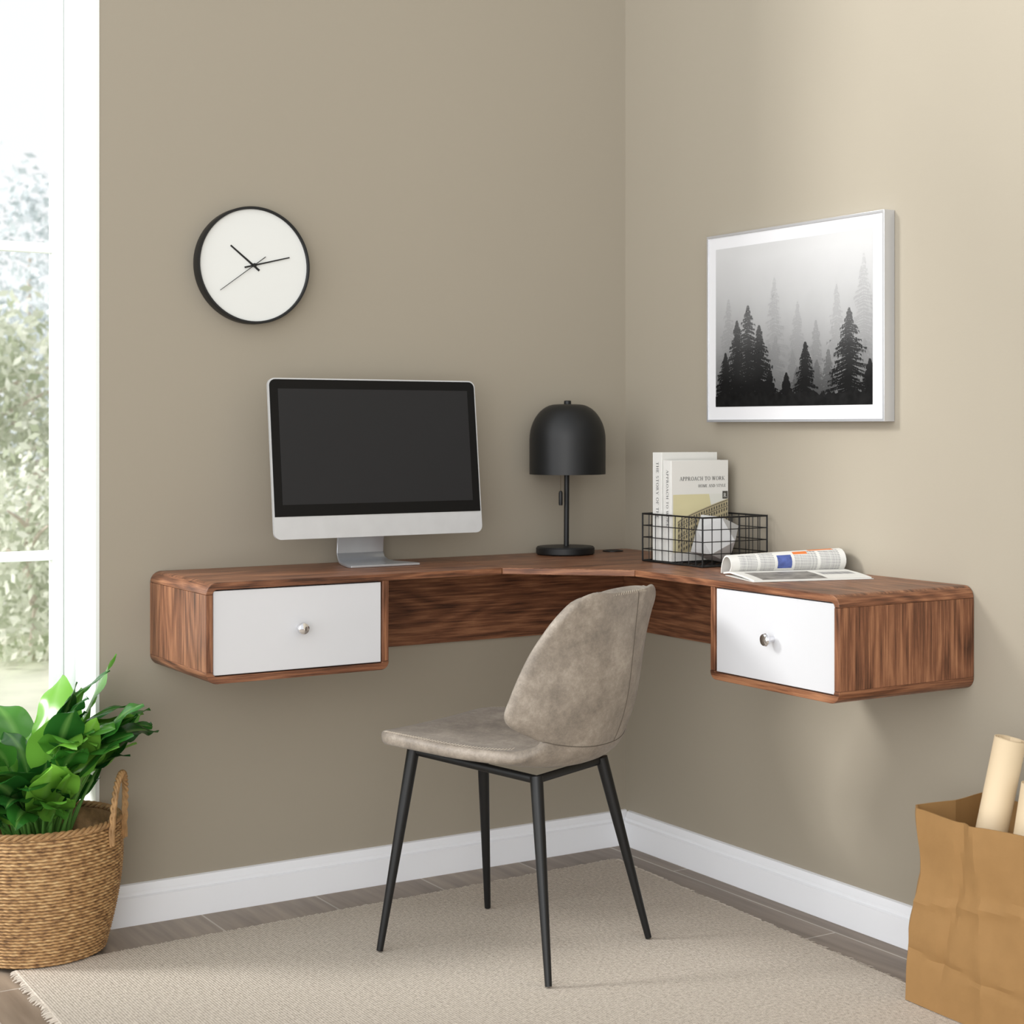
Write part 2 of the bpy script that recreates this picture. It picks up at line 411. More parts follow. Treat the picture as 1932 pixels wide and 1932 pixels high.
tree(.95, 9.6, 3.0, .95, 3600, out_leaf2, 'sparse pale tree with high crown outside the window', zlo=.35)
tree(.10, 7.2, 2.0, .8, 3600, out_leaf, 'rounded sunlit green tree seen through the lower window panes', zlo=.05)
tree(1.8, 12.8, 2.4, 1.2, 2800, out_leaf2, 'wide pale tree farthest behind the other trees outside', zlo=.05)
tree(-2.3, 9.4, 2.7, 1.0, 3200, out_leaf2, 'pale bluish tree outside at left of the rounded green tree', zlo=.2)
tree(-.15, 5.3, .95, .62, 2200, out_leaf, 'low pale bush closest to the window outside', name='leafy_bush', cat='bush', zlo=.02, sz=.03)

# ------------------------------------------------------------ corner desk
T, TH, R_, L_, D_, ZB = .765, .0145, .024, 1.25, .352, .56
SI = .845
desk = thing('corner_desk', 'wall mounted walnut corner desk with two white fronted drawers', 'desk', (-.4, -.3, ZB))
def arc(cx, cz, r, a0, a1, n=8):
    return [(cx + r*math.cos(math.radians(a0+(a1-a0)*i/n)), cz + r*math.sin(math.radians(a0+(a1-a0)*i/n))) for i in range(n+1)]
def regrain(o, axis, lim=.55):
    """second slot (grain across the arm) on the faces of the rounded end"""
    for p in o.data.polygons:
        if abs(p.normal[axis]) > lim: p.material_index = 1
def arm(fn, wood_long, wood_cross, ax, back):
    G = .001
    o = [(.5665, T)] + arc(L_-R_, T-R_, R_, 90, 0); i = [(.5665, T-TH)] + arc(L_-R_, T-R_, R_-TH, 90, 0)
    bm = B(); strip_solid(bm, o, i, fn, G, D_); regrain(obj('top_panel', bm, [wood_long, wood_cross], desk, bevel=.0016), ax)
    bm = B(); prism(bm, [(L_-TH, ZB+R_+.0002),(L_, ZB+R_+.0002),(L_, T-R_-.0002),(L_-TH, T-R_-.0002)], fn, G, D_)
    obj('side_panel', bm, W_Z, desk, bevel=.0008)
    r2 = .018
    o = arc(L_-R_, ZB+R_, R_, 0, -90) + arc(SI+r2, ZB+r2, r2, -90, -180)
    i = arc(L_-R_, ZB+R_, R_-TH, 0, -90) + arc(SI+r2, ZB+r2, r2-TH, -90, -180)
    bm = B(); strip_solid(bm, o, i, fn, G, D_); regrain(obj('bottom_panel', bm, [wood_long, wood_cross], desk, bevel=.0016), ax)
    bm = B(); prism(bm, [(SI, ZB+r2+.0004),(SI+TH, ZB+r2+.0004),(SI+TH, T-TH),(SI, T-TH)], fn, G, D_-.0005)
    obj('divider_panel', bm, W_Z, desk, bevel=.0012)
    bm = B(); prism(bm, [(SI+TH, ZB+TH),(L_-TH, ZB+TH),(L_-TH, T-TH),(SI+TH, T-TH)], fn, .003, .012)
    obj('cabinet_back', bm, black_matte, desk)
    bm = B(); prism(bm, [(back, ZB),(SI-.0005, ZB),(SI-.0005, T-TH-.0005),(back, T-TH-.0005)], fn, G, .018)
    obj('back_panel', bm, wood_long, desk, bevel=.0015)
    a0, a1, z0, z1 = SI+TH+.0022, L_-TH-.0022, ZB+TH+.0022, T-TH-.0026
    bm = B(); prism(bm, [(a0,z0),(a1,z0),(a1,z1),(a0,z1)], fn, D_-.024, D_-.004)
    dr = obj('drawer', bm, white_lacq, desk, bevel=.0012, label='white drawer front')
    c = fn((a0+a1)/2, D_-.004, (z0+z1)/2); n = (fn(0, 1, 0) - fn(0, 0, 0)).normalized()
    bm = B()
    lathe(bm, [(.0,-.001),(.007,-.001),(.006,.004),(.005,.011),(.009,.0145),(.0125,.0175),(.0132,.021),(.0115,.0245),(.007,.0265),(0,.027)], 32,
          Matrix.Translation(c) @ n.to_track_quat('Z','Y').to_matrix().to_4x4())
    obj('knob', bm, chrome, dr, label='round chrome knob')
arm(lambda s, d, z: Vector((-s, -d, z)), W_X, W_Y, 0, .001)
arm(lambda s, d, z: Vector((-d, -s, z)), W_Y, W_X, 1, .0185)
bm = B(); prism(bm, [(.001,.001),(.565,.001),(.565,D_),(D_,.565),(.001,.565)], lambda s, d, z: Vector((-s, -z, d)), T-TH, T)
ct = obj('corner_top_panel', bm, [W_X, W_D], desk, bevel=.0016)
for p in ct.data.polygons:
    if p.normal.x < -.5 and p.normal.y < -.5: p.material_index = 1
bm = B(); lathe(bm, [(0,.765),(.026,.765),(.026,.7672),(.02,.768),(.018,.7665),(0,.7665)], 32, Matrix.Translation((-.085,-.07,.0005)))
obj('cable_grommet', bm, black_matte, desk)

# ------------------------------------------------------------ monitor
mon = thing('desktop_computer', 'silver all in one desktop computer with blank black screen on the desk', 'computer', (-.77, -.10, T))
tilt = math.radians(6.5)
MP = Matrix.Translation((-.77, -.163, .8335)) @ Matrix.Rotation(-tilt, 4, 'X')
PW, PH = .516, .358
def rrect(w, z0, z1, r, n=6):
    p = []
    for cx, cz, a in ((w/2-r, z1-r, 0), (-w/2+r, z1-r, 90), (-w/2+r, z0+r, 180), (w/2-r, z0+r, 270)):
        for i in range(n+1):
            t = math.radians(a + 90*i/n); p.append((cx + r*math.cos(t), cz + r*math.sin(t)))
    return p
bm = B()
loops = []
for k, y in ((1, 0), (1, .007), (.97, .012), (.85, .020), (.6, .030), (.3, .036)):
    loops.append([bm.verts.new(MP @ Vector((x*k, y, PH/2 + (z-PH/2)*k))) for x, z in rrect(PW, 0, PH, .016)])
for a, b_ in zip(loops[:-1], loops[1:]):
    for i in range(len(a)):
        j = (i+1) % len(a); bm.faces.new((a[i], a[j], b_[j], b_[i]))
bm.faces.new(loops[0]); bm.faces.new(loops[-1][::-1])
obj('housing', bm, alu, mon)
CH = .050
def plate(poly, y0, y1):
    bm = B(); prism(bm, poly, lambda x, d, z: MP @ Vector((x, d, z)), y0, y1); return bm
pp = rrect(PW-.006, CH, PH-.003, .014)
pp = [(x, max(z, CH)) for x, z in pp]
q = [p for p in pp if p[1] > CH + .02] + [(-(PW-.006)/2, CH), ((PW-.006)/2, CH)]
bz = obj('bezel', plate(q, -.0012, .002), bezel_m, mon)
obj('screen', plate([(-.236, CH+.026),(.236, CH+.026),(.236, PH-.024),(-.236, PH-.024)], -.0018, .0), screen_m, mon)
bm = B()
sp = [(-.182,.003,.085),(-.165,.003,.086),(-.13,.003,.078),(-.09,.003,.068),(-.065,.0048,.062),(-.05,.012,.059),(-.043,.024,.0585),(-.045,.05,.0585),(-.055,.09,.0585),(-.068,.14,.0585),(-.083,.20,.0585)]
rows = []
for i, (y, z, w) in enumerate(sp):
    a = sp[max(i-1,0)]; b_ = sp[min(i+1,len(sp)-1)]
    tv = Vector((0, b_[0]-a[0], b_[1]-a[1])).normalized(); nv = Vector((0, -tv.z, tv.y))
    rows.append([bm.verts.new(Vector((-.77+sx*w, y, T+z)) + nv*sd*.0024) for sd in (-1,1) for sx in (-1,1)])
for a, b_ in zip(rows[:-1], rows[1:]):
    for i, j in ((0,1),(1,3),(3,2),(2,0)): bm.faces.new((a[i], a[j], b_[j], b_[i]))
bm.faces.new([rows[0][i] for i in (0,1,3,2)]); bm.faces.new([rows[-1][i] for i in (0,2,3,1)])
obj('stand', bm, alu_dark, mon, bevel=.001)

# ------------------------------------------------------------ lamp
LX, LY = -.2345, -.088
lamp = thing('table_lamp', 'matte black table lamp with domed shade near the room corner', 'lamp', (LX, LY, T+.0006))
bm = B(); lathe(bm, [(0,0),(.069,0),(.0725,.003),(.0725,.016),(.0695,.0195),(.02,.0205),(0,.0205)], 56, Matrix.Translation((-.003,0,0))); obj('base', bm, black_matte, lamp, local=True)
bm = B(); tube(bm, [(0,0,.019),(.001,0,.16),(.002,0,.35)], .0065, 14); obj('pole', bm, black_matte, lamp, local=True)
sz0, sz1, sr = .198, .371, .0945
SX = .0035
bm = B()
pr = [(sr-.002, sz0), (sr, sz0), (sr, sz0+.085)]
for i in range(1, 13):
    a = PI/2*i/12
    pr.append((sr*(.30+.70*math.cos(a)) if i < 12 else sr*.30, sz0+.085+(sz1-sz0-.085)*math.sin(a)))
pr += [(.02, sz1+.0005), (0, sz1+.0005)]
inn = [(max(0, r-.002) if r > .001 else 0, z-.002) for r, z in pr[2:]]
lathe(bm, [(0, sz1-.002)] + [(r, z) for r, z in inn[::-1] if r > 0] + pr, 64, Matrix.Translation((SX,0,0)))
obj('lamp_shade', bm, black_matte, lamp, local=True, recalc=False)
bm = B(); lathe(bm, [(0,sz1-.001),(.009,sz1-.001),(.009,sz1+.008),(.007,sz1+.0095),(0,sz1+.0095)], 24, Matrix.Translation((SX,0,0))); obj('finial', bm, black_matte, lamp, local=True)
cxp, cyp = -.025, -.014
bm = B()
for k in range(26):
    lathe(bm, [(0,-.0011),(.0011,0),(0,.0011)], 6, Matrix.Translation((cxp, cyp, .158+k*.0026)))
ch = obj('pull_chain', bm, mat('brass_chain', rgb(120,105,75), .35, .8, var=.1), lamp, local=True)
bm = B(); lathe(bm, [(0,.122),(.0045,.122),(.005,.125),(.005,.152),(.0035,.157),(0,.158)], 16, Matrix.Translation((cxp, cyp, 0))); obj('chain_pull', bm, black_matte, ch, local=True)

# ------------------------------------------------------------ clock
CX, CZ, CR, CD = -1.0227, 1.444, .132, .036
clock = thing('wall_clock', 'round wall clock with thin black case and plain white face', 'clock', (CX, 0, CZ))
MC = Matrix.Translation((CX, 0, CZ)) @ Matrix.Rotation(PI/2, 4, 'X')
bm = B(); lathe(bm, [(0,.0005),(CR-.004,.0005),(CR-.001,.003),(CR,.008),(CR,CD-.002),(CR-.001,CD),(CR-.0045,CD),(CR-.006,CD-.002),(CR-.006,CD-.008),(0,CD-.008)], 96, MC)
obj('case', bm, black_matte, clock)
bm = B(); lathe(bm, [(0,CD-.0079),(CR-.0062,CD-.0079),(CR-.0062,CD-.0065),(0,CD-.0065)], 96, MC); obj('face', bm, clockface, clock)
def hand(name, a, b_, w, y):
    a = Vector((a[0], 0, a[1])); b_ = Vector((b_[0], 0, b_[1])); d = (b_-a).normalized(); n = Vector((d.z, 0, -d.x))
    bm = B()
    P = [a+n*w, b_+n*w*.7, b_-n*w*.7, a-n*w]
    prism(bm, [(p.x, p.z) for p in P], lambda x, d_, z: Vector((CX+x, -d_, CZ+z)), y, y+.0012)
    obj(name, bm, black_metal, clock, smooth=0)
hand('hour_hand', (.012,-.0115), (-.055,.0417), .0024, CD-.006)
hand('minute_hand', (-.023,-.006), (.0835,.0217), .0018, CD-.0045)
hand('second_hand', (.026,.02), (-.08,-.0595), .0008, CD-.003)
bm = B(); lathe(bm, [(0,CD-.0066),(.0045,CD-.0066),(.0045,CD-.0012),(0,CD-.001)], 20, MC); obj('hub', bm, black_metal, clock)

# ------------------------------------------------------------ framed print on right wall
Y0, Y1, Z0, Z1, FD = -.396, -1.02, 1.092, 1.5355, .03
pic = thing('framed_print', 'silver framed black and white print of misty pine forest on wall', 'picture', (0, (Y0+Y1)/2, Z0))
fw = .006
bm = B()
def frame_ring(bm, ya, yb, za, zb, w, x0, x1):
    o = [(ya,za),(yb,za),(yb,zb),(ya,zb)]; i = [(ya-w,za+w),(yb+w,za+w),(yb+w,zb-w),(ya-w,zb-w)]
    vs = [[bm.verts.new((x, p[0], p[1])) for p in pl] for x in (x0, x1) for pl in (o, i)]
    for k in range(4):
        j = (k+1) % 4
        bm.faces.new((vs[0][k], vs[0][j], vs[1][j], vs[1][k])); bm.faces.new((vs[2][k], vs[2][j], vs[3][j], vs[3][k]))
        bm.faces.new((vs[0][k], vs[0][j], vs[2][j], vs[2][k])); bm.faces.new((vs[1][k], vs[1][j], vs[3][j], vs[3][k]))
frame_ring(bm, Y0, Y1, Z0, Z1, fw, -.0005, -FD)
obj('frame', bm, silver, pic, bevel=.0008)
bm = B(); box(bm, -.0275, -.004, Y1+fw, Y0-fw, Z0+fw, Z1-fw); obj('mat_board', bm, mat_board, pic, smooth=0)
XP = -.0278
pa, pb, qa, qb = Y0-.034, Y1+.038, Z0+.036, Z1-.034
PWd, PHt = pa-pb, qb-qa
fog = gradient_mat('misty_sky', qa-Z0, qb-Z0, [(0,70),(.2,98),(.38,128),(.55,152),(.75,174),(1,190)])
tfar = gradient_mat('far_fog_trees', qa-Z0, qb-Z0, [(0,80),(.25,106),(.5,138),(.75,163),(1,182)])
tmid2 = gradient_mat('mist_trees', qa-Z0, qb-Z0, [(0,62),(.2,90),(.4,121),(.65,150),(1,172)])
tmid = gradient_mat('mid_fog_trees', qa-Z0, qb-Z0, [(0,36),(.2,70),(.4,104),(.65,136),(1,160)])
tnear = gradient_mat('near_dark_trees', qa-Z0, qb-Z0, [(0,10),(.22,20),(.42,50),(.6,92),(1,116)])
tblack = mat('black_undergrowth', rgb(18,18,18), .7, spec=.1, var=.5, vscale=60)
bm = B()
def quadp(pts, x, mi):
    f = bm.faces.new([bm.verts.new((x, pa - min(1,max(0,u))*PWd, qa + min(1,max(0,v))*PHt)) for u, v in pts]); f.material_index = mi
quadp([(0,0),(1,0),(1,1),(0,1)], XP, 0)
rr = random.Random(3)
def conifer(u, v0, h, w, x, mi, n=90):
    """feathery fir: thin drooping boughs hung with tiny twigs; u and v in print fractions"""
    asp = PWd/PHt
    quadp([(u-.0035, v0), (u+.0035, v0), (u, v0+h*1.04)], x, mi)
    for i in range(n):
        t = ((i + rr.random()*.9)/n)
        y = v0 + h*t
        hw = w*((1-t)**.85)*(.86 + .14*math.sin(t*29 + u*40)) + .0015
        for s in (-1, 1):
            L = hw*(rr.uniform(.35, 1.08) if rr.random() < .7 else rr.uniform(.8, 1.15))
            L = max(0, min(L, (1-u) if s > 0 else u))
            dr = L*asp*rr.uniform(.1, .42)
            th = .003 + .004*(1-t)
            tip = (u+s*L, y-dr)
            quadp([(u, y+th), tip, (u, y-th)], x - rr.random()*.00003, mi)
            for j in range(3 + int(L*130)):
                f = rr.uniform(.08, 1); pu = u+s*L*f; pv = y-dr*f
                a = rr.uniform(.0016,.0046)
                quadp([(pu-a, pv+.003), (pu+a, pv+.003), (pu+s*a*rr.uniform(.3,2.2), pv-rr.uniform(.006,.017))], x - .00003 - rr.random()*.00002, mi)
for u, h, w in ((.09,.56,.11),(.40,.66,.13),(.79,.58,.10),(.95,.74,.14),(.55,.5,.1)): conifer(u, .12, h, w, XP-.00012, 1, 64)
for k in range(7): conifer(rr.uniform(.04,.96), .05, rr.uniform(.24,.36), rr.uniform(.08,.11), XP-.00020, 2, 44)
for k in range(3): conifer(rr.uniform(.45,.75), .05, rr.uniform(.14,.22), rr.uniform(.07,.09), XP-.00028, 3, 44)
conifer(.665,.06,.44,.10,XP-.00022,2,60); conifer(.74,.05,.28,.08,XP-.00030,3,48); conifer(.41,.05,.38,.10,XP-.00022,2,54)
for u, h, w in ((.15,.52,.16),(.225,.61,.20),(.30,.48,.17),(.07,.32,.11),(.60,.36,.11),(.865,.54,.195),(.985,.24,.09),(.48,.18,.065),(.37,.20,.08)):
    conifer(u, .02, h, w, XP-.00042, 4, 95)
pts = [(k/80, .06+.035*rr.random()) for k in range(81)]
for a, b_ in zip(pts[:-1], pts[1:]): quadp([(a[0],0),(b_[0],0),b_,a], XP-.00055, 5)
obj('print', bm, [fog, tfar, tmid2, tmid, tnear, tblack], pic, smooth=0, recalc=False)

# ------------------------------------------------------------ wire basket with books and polyhedron
bx0, bx1, by0, by1, bz0, bz1 = -.199, -.016, -.61, -.372, T+.0025, T+.112
wb = thing('wire_basket', 'black wire grid basket holding books on the right desk arm', 'basket', ((bx0+bx1)/2, (by0+by1)/2, T))
bm = B(); wr = .0012
nx, ny, nz = 7, 9, 4
xs = [bx0+(bx1-bx0)*i/nx for i in range(nx+1)]; ys = [by0+(by1-by0)*i/ny for i in range(ny+1)]; zs = [bz0+(bz1-bz0)*i/nz for i in range(nz+1)]
for x in xs: tube(bm, [(x,by0,bz1),(x,by0,bz0),(x,by1,bz0),(x,by1,bz1)], wr, 6)
for y in ys: tube(bm, [(bx0,y,bz1),(bx0,y,bz0),(bx1,y,bz0),(bx1,y,bz1)], wr, 6)
for z in zs[1:-1]: tube(bm, [(bx0,by0,z),(bx1,by0,z),(bx1,by1,z),(bx0,by1,z)], wr, 6, closed=True)
obj('wire_grid', bm, black_metal, wb)
bm = B()
for z in (bz1, bz0):
    for a, b_ in (((bx0,by0),(bx1,by0)),((bx1,by0),(bx1,by1)),((bx1,by1),(bx0,by1)),((bx0,by1),(bx0,by0))):
        tube(bm, [(a[0],a[1],z),(b_[0],b_[1],z)], .0020, 8)
for x in (bx0,bx1):
    for y in (by0,by1): tube(bm, [(x,y,bz0-.0002),(x,y,bz1+.002)], .0020, 8)
obj('rim', bm, black_metal, wb)

def book(label, x0, x1, yf, yb, z0, z1, spine_text, sw):
    t = thing('book', label, 'book', ((x0+x1)/2, (yf+yb)/2, z0), 0, 'books in the wire basket')
    c = .0025
    bm = B(); box(bm, x0, x1, yf, yf+c, z0, z1); box(bm, x0, x1, yb-c, yb, z0, z1); box(bm, x0, x0+c, yf+c, yb-c, z0, z1)
    cv = obj('cover', bm, paper_w, t, bevel=.0008)
    bm = B(); box(bm, x0+c, x1-.004, yf+c, yb-c, z0+.003, z1-.004); obj('page_block', bm, paper_page, t, smooth=0)
    bm = B()
    M = Matrix(((0,0,-1,x0-.0003),(0,-1,0,(yf+yb)/2+.004),(-1,0,0,z1-.022),(0,0,0,1)))
    text_into(bm, spine_text, sw, M); obj('spine_title', bm, ink_grey, t, smooth=0, recalc=False)
    return t
bzz = bz0 + wr + .001
OX, OY = .003, -.006
book('tall white hardback standing behind the shorter white book in basket', -.194+OX, -.034+OX, -.4335+OY, -.396+OY, bzz, 1.021, 'THE STORY OF THE', .132)
bk = book('white book titled APPROACH TO WORK with building on cover', -.192+OX, -.0285+OX, -.4695+OY, -.4355+OY, bzz, 1.003, 'APPROACH TO WORK', .132)
yf = -.4697+OY
bm = B(); text_into(bm, 'APPROACH TO WORK', .130, Matrix.Translation((-.169+OX, yf-.0003, .956)) @ Matrix.Rotation(PI/2, 4, 'X')); obj('title', bm, ink, bk, smooth=0, recalc=False)
bm = B(); text_into(bm, 'HOME AND STYLE', .080, Matrix.Translation((-.116+OX, yf-.0003, .940)) @ Matrix.Rotation(PI/2, 4, 'X')); obj('subtitle', bm, ink, bk, smooth=0, recalc=False)
c_sky = mat('cover_pale_sky', rgb(210,210,202), .6, var=.03); c_bld = mat('cover_building', rgb(172,160,128), .6, var=.1, vscale=40); c_yel = mat('cover_pale_yellow', rgb(204,196,156), .6, var=.04)
c_win = mat('cover_window_dark', rgb(66,64,58), .6)
bm = B()
def cq(pts, d, mi):
    f = bm.faces.new([bm.verts.new((x+OX, yf-d, z)) for x, z in pts]); f.material_index = mi
cq([(-.188,.79),(-.03,.79),(-.03,.924),(-.188,.924)], .0002, 0)
cq([(-.188,.79),(-.055,.79),(-.085,.924),(-.188,.924)], .0003, 2)
NC = 20
for k in range(NC):
    u0, u1 = k/NC, (k+1)/NC
    f = lambda u: (-.175+.145*u, .862 + .05*u**.8)
    a, b_ = f(u0), f(u1); cq([(a[0],.79),(b_[0],.79),b_,a], .0004, 1)
    for dz in (.0022, .0155, .040):
        cq([(a[0],a[1]-dz-.0016),(b_[0],b_[1]-dz-.0016),(b_[0],b_[1]-dz),(a[0],a[1]-dz)], .0006, 3)
    for r in range(7):
        za = a[1]-.006-r*.0125; zb_ = b_[1]-.006-r*.0125; w = b_[0]-a[0]
        if min(za,zb_) - .008 > .79: cq([(a[0]+w*.25,za-.0078),(a[0]+w*.7,zb_-.0078),(a[0]+w*.7,zb_-.0008),(a[0]+w*.25,za-.0008)], .0006, 3)
cq([(-.046,.912),(-.031,.912),(-.031,.930),(-.046,.930)], .0008, 3)
obj('cover_picture', bm, [c_sky, c_bld, c_yel, c_win], bk, smooth=0, recalc=False)
bm = B(); text_into(bm, 'R', .009, Matrix.Translation((-.043+OX, yf-.001, .9155)) @ Matrix.Rotation(PI/2, 4, 'X')); obj('emblem_letter', bm, paper_w, bk, smooth=0, recalc=False)

bm = B()                                                  # cuboctahedron: six squares and eight triangles
for a in (-1, 1):
    for b_ in (-1, 1): bm.verts.new((a, b_, 0)); bm.verts.new((a, 0, b_)); bm.verts.new((0, a, b_))
bmesh.ops.convex_hull(bm, input=bm.verts[:])
bmesh.ops.dissolve_limit(bm, angle_limit=.02, verts=bm.verts[:], edges=bm.edges[:])
Rm = Matrix.Rotation(.95, 4, 'Z') @ Matrix.Rotation(.28, 4, 'X') @ Matrix.Rotation(.22, 4, 'Y')
bm.transform(Rm @ Matrix.Scale(.0635/math.sqrt(2), 4))
mz = min(v.co.z for v in bm.verts)
o = obj('geometric_ornament', bm, ivory, smooth=0, bevel=.0005); o.location = (-.114, -.541, bzz - mz)
tag(o, 'white faceted polyhedron ornament inside the black wire basket', 'ornament')

# ------------------------------------------------------------ magazine
mag = thing('magazine', 'open magazine with curled pages lying on the right desk arm', 'magazine', (-.274, -.804, T+.0004), math.radians(-17))
ML = .260
ptx = print_text_mat(); blue = mat('print_blue', rgb(76,92,154), .6, var=.3, vscale=80); greyp = mat('print_grey_photo', rgb(124,121,117), .6, var=.5, vscale=45)
orange = mat('print_orange', rgb(214,120,60), .6)
def sheet(bm, prof, th, nx, fmat, taper=1.0):
    vs = []
    for i, (y, z) in enumerate(prof):
        a = prof[max(i-1,0)]; b_ = prof[min(i+1,len(prof)-1)]
        t = Vector((b_[0]-a[0], b_[1]-a[1])).normalized(); n = Vector((-t.y, t.x))
        row = []
        for s in (0, 1):
            r_ = []
            for k in range(nx+1):
                g = taper + (1-taper)*k/nx
                r_.append(bm.verts.new((ML*k/nx, (y*g + n.x*s*th), .009*(1-g)*(1 if z > .005 else 0) + z*g + n.y*s*th)))
            row.append(r_)
        vs.append(row)
    for i in range(len(prof)-1):
        for k in range(nx):
            for s in (0, 1):
                f = bm.faces.new((vs[i][s][k], vs[i][s][k+1], vs[i+1][s][k+1], vs[i+1][s][k])); f.material_index = fmat(i, k) if s == 0 and fmat else 0
        for k in (0, nx): bm.faces.new((vs[i][0][k], vs[i][1][k], vs[i+1][1][k], vs[i+1][0][k]))
    for i in (0, len(prof)-1):
        for k in range(nx): bm.faces.new((vs[i][0][k], vs[i][0][k+1], vs[i][1][k+1], vs[i][1][k]))
arch = [(-.012,.009),(-.020,.016),(-.0245,.024),(-.025,.032),(-.021,.040),(-.013,.047),(-.001,.052),(.014,.053),(.03,.049),(.044,.039),(.054,.025),(.059,.011),(.06,.004)]
def fm(i, k):
    if i in (0,1,2,3,4,5):
        if 3 <= k <= 8 or 10 <= k <= 14: return 1
        if 16 <= k <= 20 and 1 <= i <= 4: return 2
        if i == 5 and 22 <= k <= 26: return 3
        if 22 <= k <= 29 or 31 <= k <= 37: return 1
    if i in (6,) and 28 <= k <= 36: return 3
    return 0
bm = B(); sheet(bm, arch, -.0035, 40, fm, .78)
obj('curled_pages', bm, [paper_w, ptx, blue, orange], mag, local=True, smooth=50)
low = [(-.152,.0042),(-.12,.0065),(-.08,.0085),(-.04,.0095),(-.008,.0105),(.03,.006)]
def fm2(i, k):
    if i in (0,1,2) and 3 <= k <= 24: return 4
    if i in (1,2) and 27 <= k <= 37: return 1
    return 0
bm = B(); sheet(bm, low[::-1], .0038, 40, lambda i, k: fm2(4-i, k)); obj('lower_pages', bm, [paper_w, ptx, blue, orange, greyp], mag, local=True, smooth=50)
bm = B(); box(bm, -.003, ML+.003, -.156, .01, .0002, .0012); obj('cover_sheet', bm, paper_w, mag, local=True, smooth=0)

# ------------------------------------------------------------ chair: one continuous bucket shell, split into seat and backrest at the waist
RZ = .008
chair = thing('dining_chair', 'taupe suede shell chair on tapered black metal legs', 'chair', (-.6855, -.62, RZ), math.atan2(.408, .913))
def spline(K, n=14):
    out = []
    for i in range(len(K)-1):
        p0 = K[max(i-1,0)]; p1 = K[i]; p2 = K[i+1]; p3 = K[min(i+2,len(K)-1)]
        for j in range(n):
            t = j/n
            out.append([.5*(2*b + (c-a)*t + (2*a-5*b+4*c-d)*t*t + (3*b-a-3*c+d)*t**3) for a, b, c, d in zip(p0, p1, p2, p3)])
    out.append(list(K[-1])); return out
FINE = [0, .0006, .0018, .004, .007, .011, .016]
# (forward, height, half width, edge forward shift, edge lift)
KEYS = [(.240,.412,.10,0,.002),(.237,.420,.128,0,.002),(.224,.429,.160,0,.003),(.192,.434,.187,0,.004),(.11,.430,.204,0,.008),(.01,.420,.208,0,.014),
        (-.08,.409,.203,0,.024),(-.135,.404,.190,.004,.032),(-.178,.412,.163,.020,.036),(-.205,.434,.143,.042,.028),(-.221,.466,.166,.074,.010),
        (-.232,.506,.209,.107,.000),(-.243,.556,.208,.104,0),(-.254,.628,.193,.086,0),(-.262,.685,.177,.060,-.001),(-.268,.720,.161,.042,-.003),(-.272,.741,.142,.032,-.004),(-.274,.750,.118,.024,-.005),(-.275,.753,.092,.015,-.004)]
SEAM = .442
rows_d = spline(KEYS)
acc = [0]
for a, b_ in zip(rows_d[:-1], rows_d[1:]): acc.append(acc[-1] + math.hypot(a[0]-b_[0], a[1]-b_[1]) + .35*abs(a[2]-b_[2]))
Ltot = acc[-1]
st = sorted(set(FINE + [Ltot-f for f in FINE] + [Ltot*i/80 for i in range(2, 79)]))
RW = []; j = 0
for s in st:
    while j < len(acc)-2 and acc[j+1] < s: j += 1
    t = (s-acc[j])/max(1e-9, acc[j+1]-acc[j]); RW.append(([a+(b_-a)*t for a, b_ in zip(rows_d[j], rows_d[j+1])], s))
def sfn(r, q):
    k = abs(q)**2.3
    return Vector((r[2]*q, r[0] + r[3]*k, r[1] + r[4]*k))
def edge_f(d, e): return math.sqrt(max(0, 1-(1-min(1, d/e))**2))
WQ = .2
qs = sorted(set([-1+f/WQ for f in FINE] + [1-f/WQ for f in FINE] + [-1+2*i/22 for i in range(2, 21)]))
P = [[sfn(r, q_) for q_ in qs] for r, s in RW]
nr, nq = len(P), len(qs)
FR, BK = [], []
for i in range(nr):
    f_, k_ = [], []
    for j in range(nq):
        a = P[min(i+1,nr-1)][j] - P[max(i-1,0)][j]; b_ = P[i][min(j+1,nq-1)] - P[i][max(j-1,0)]
        n = a.cross(b_); n.normalize(); s = RW[i][1]
        th = .029 - .005*min(1, s/Ltot*1.6)
        h = th/2*edge_f((1-abs(qs[j]))*RW[i][0][2], .012)*edge_f(min(s, Ltot-s), .012)
        f_.append(P[i][j] + n*h); k_.append(P[i][j] - n*h if h > 1e-7 else f_[-1])
    FR.append(f_); BK.append(k_)
iseam = next(i for i in range(nr) if RW[i][0][0] < -.15 and RW[i][0][1] > SEAM)
def shell_part(name, i0, i1):
    bm = B(); cache = {}
    def V(p):
        k = (round(p.x,6), round(p.y,6), round(p.z,6))
        if k not in cache: cache[k] = bm.verts.new(p)
        return cache[k]
    for G_, rev in ((FR, False), (BK, True)):
        for i in range(i0, i1):
            for j in range(nq-1):
                v = [V(G_[i][j]), V(G_[i][j+1]), V(G_[i+1][j+1]), V(G_[i+1][j])]
                u_ = []
                for x in v:
                    if x not in u_: u_.append(x)
                if len(u_) < 3: continue
                try: bm.faces.new(u_[::-1] if rev else u_)
                except ValueError: pass
    return obj(name, bm, suede, chair, local=True, smooth=180, recalc=True)
seat_o = shell_part('seat', 0, iseam); back_o = shell_part('backrest', iseam, nr-1)
OUT = FR if FR[(iseam+nr)//2][nq//2].y < BK[(iseam+nr)//2][nq//2].y else BK
bm = B()
jb = min(range(nq), key=lambda k: abs(qs[k]-.19))
tube(bm, [OUT[i][jb] for i in range(iseam, nr-6)], .0011, 6)
tube(bm, [OUT[iseam][k] for k in range(1, nq-1)], .0010, 6)
obj('backrest_seam', bm, seam_m, chair, local=True)
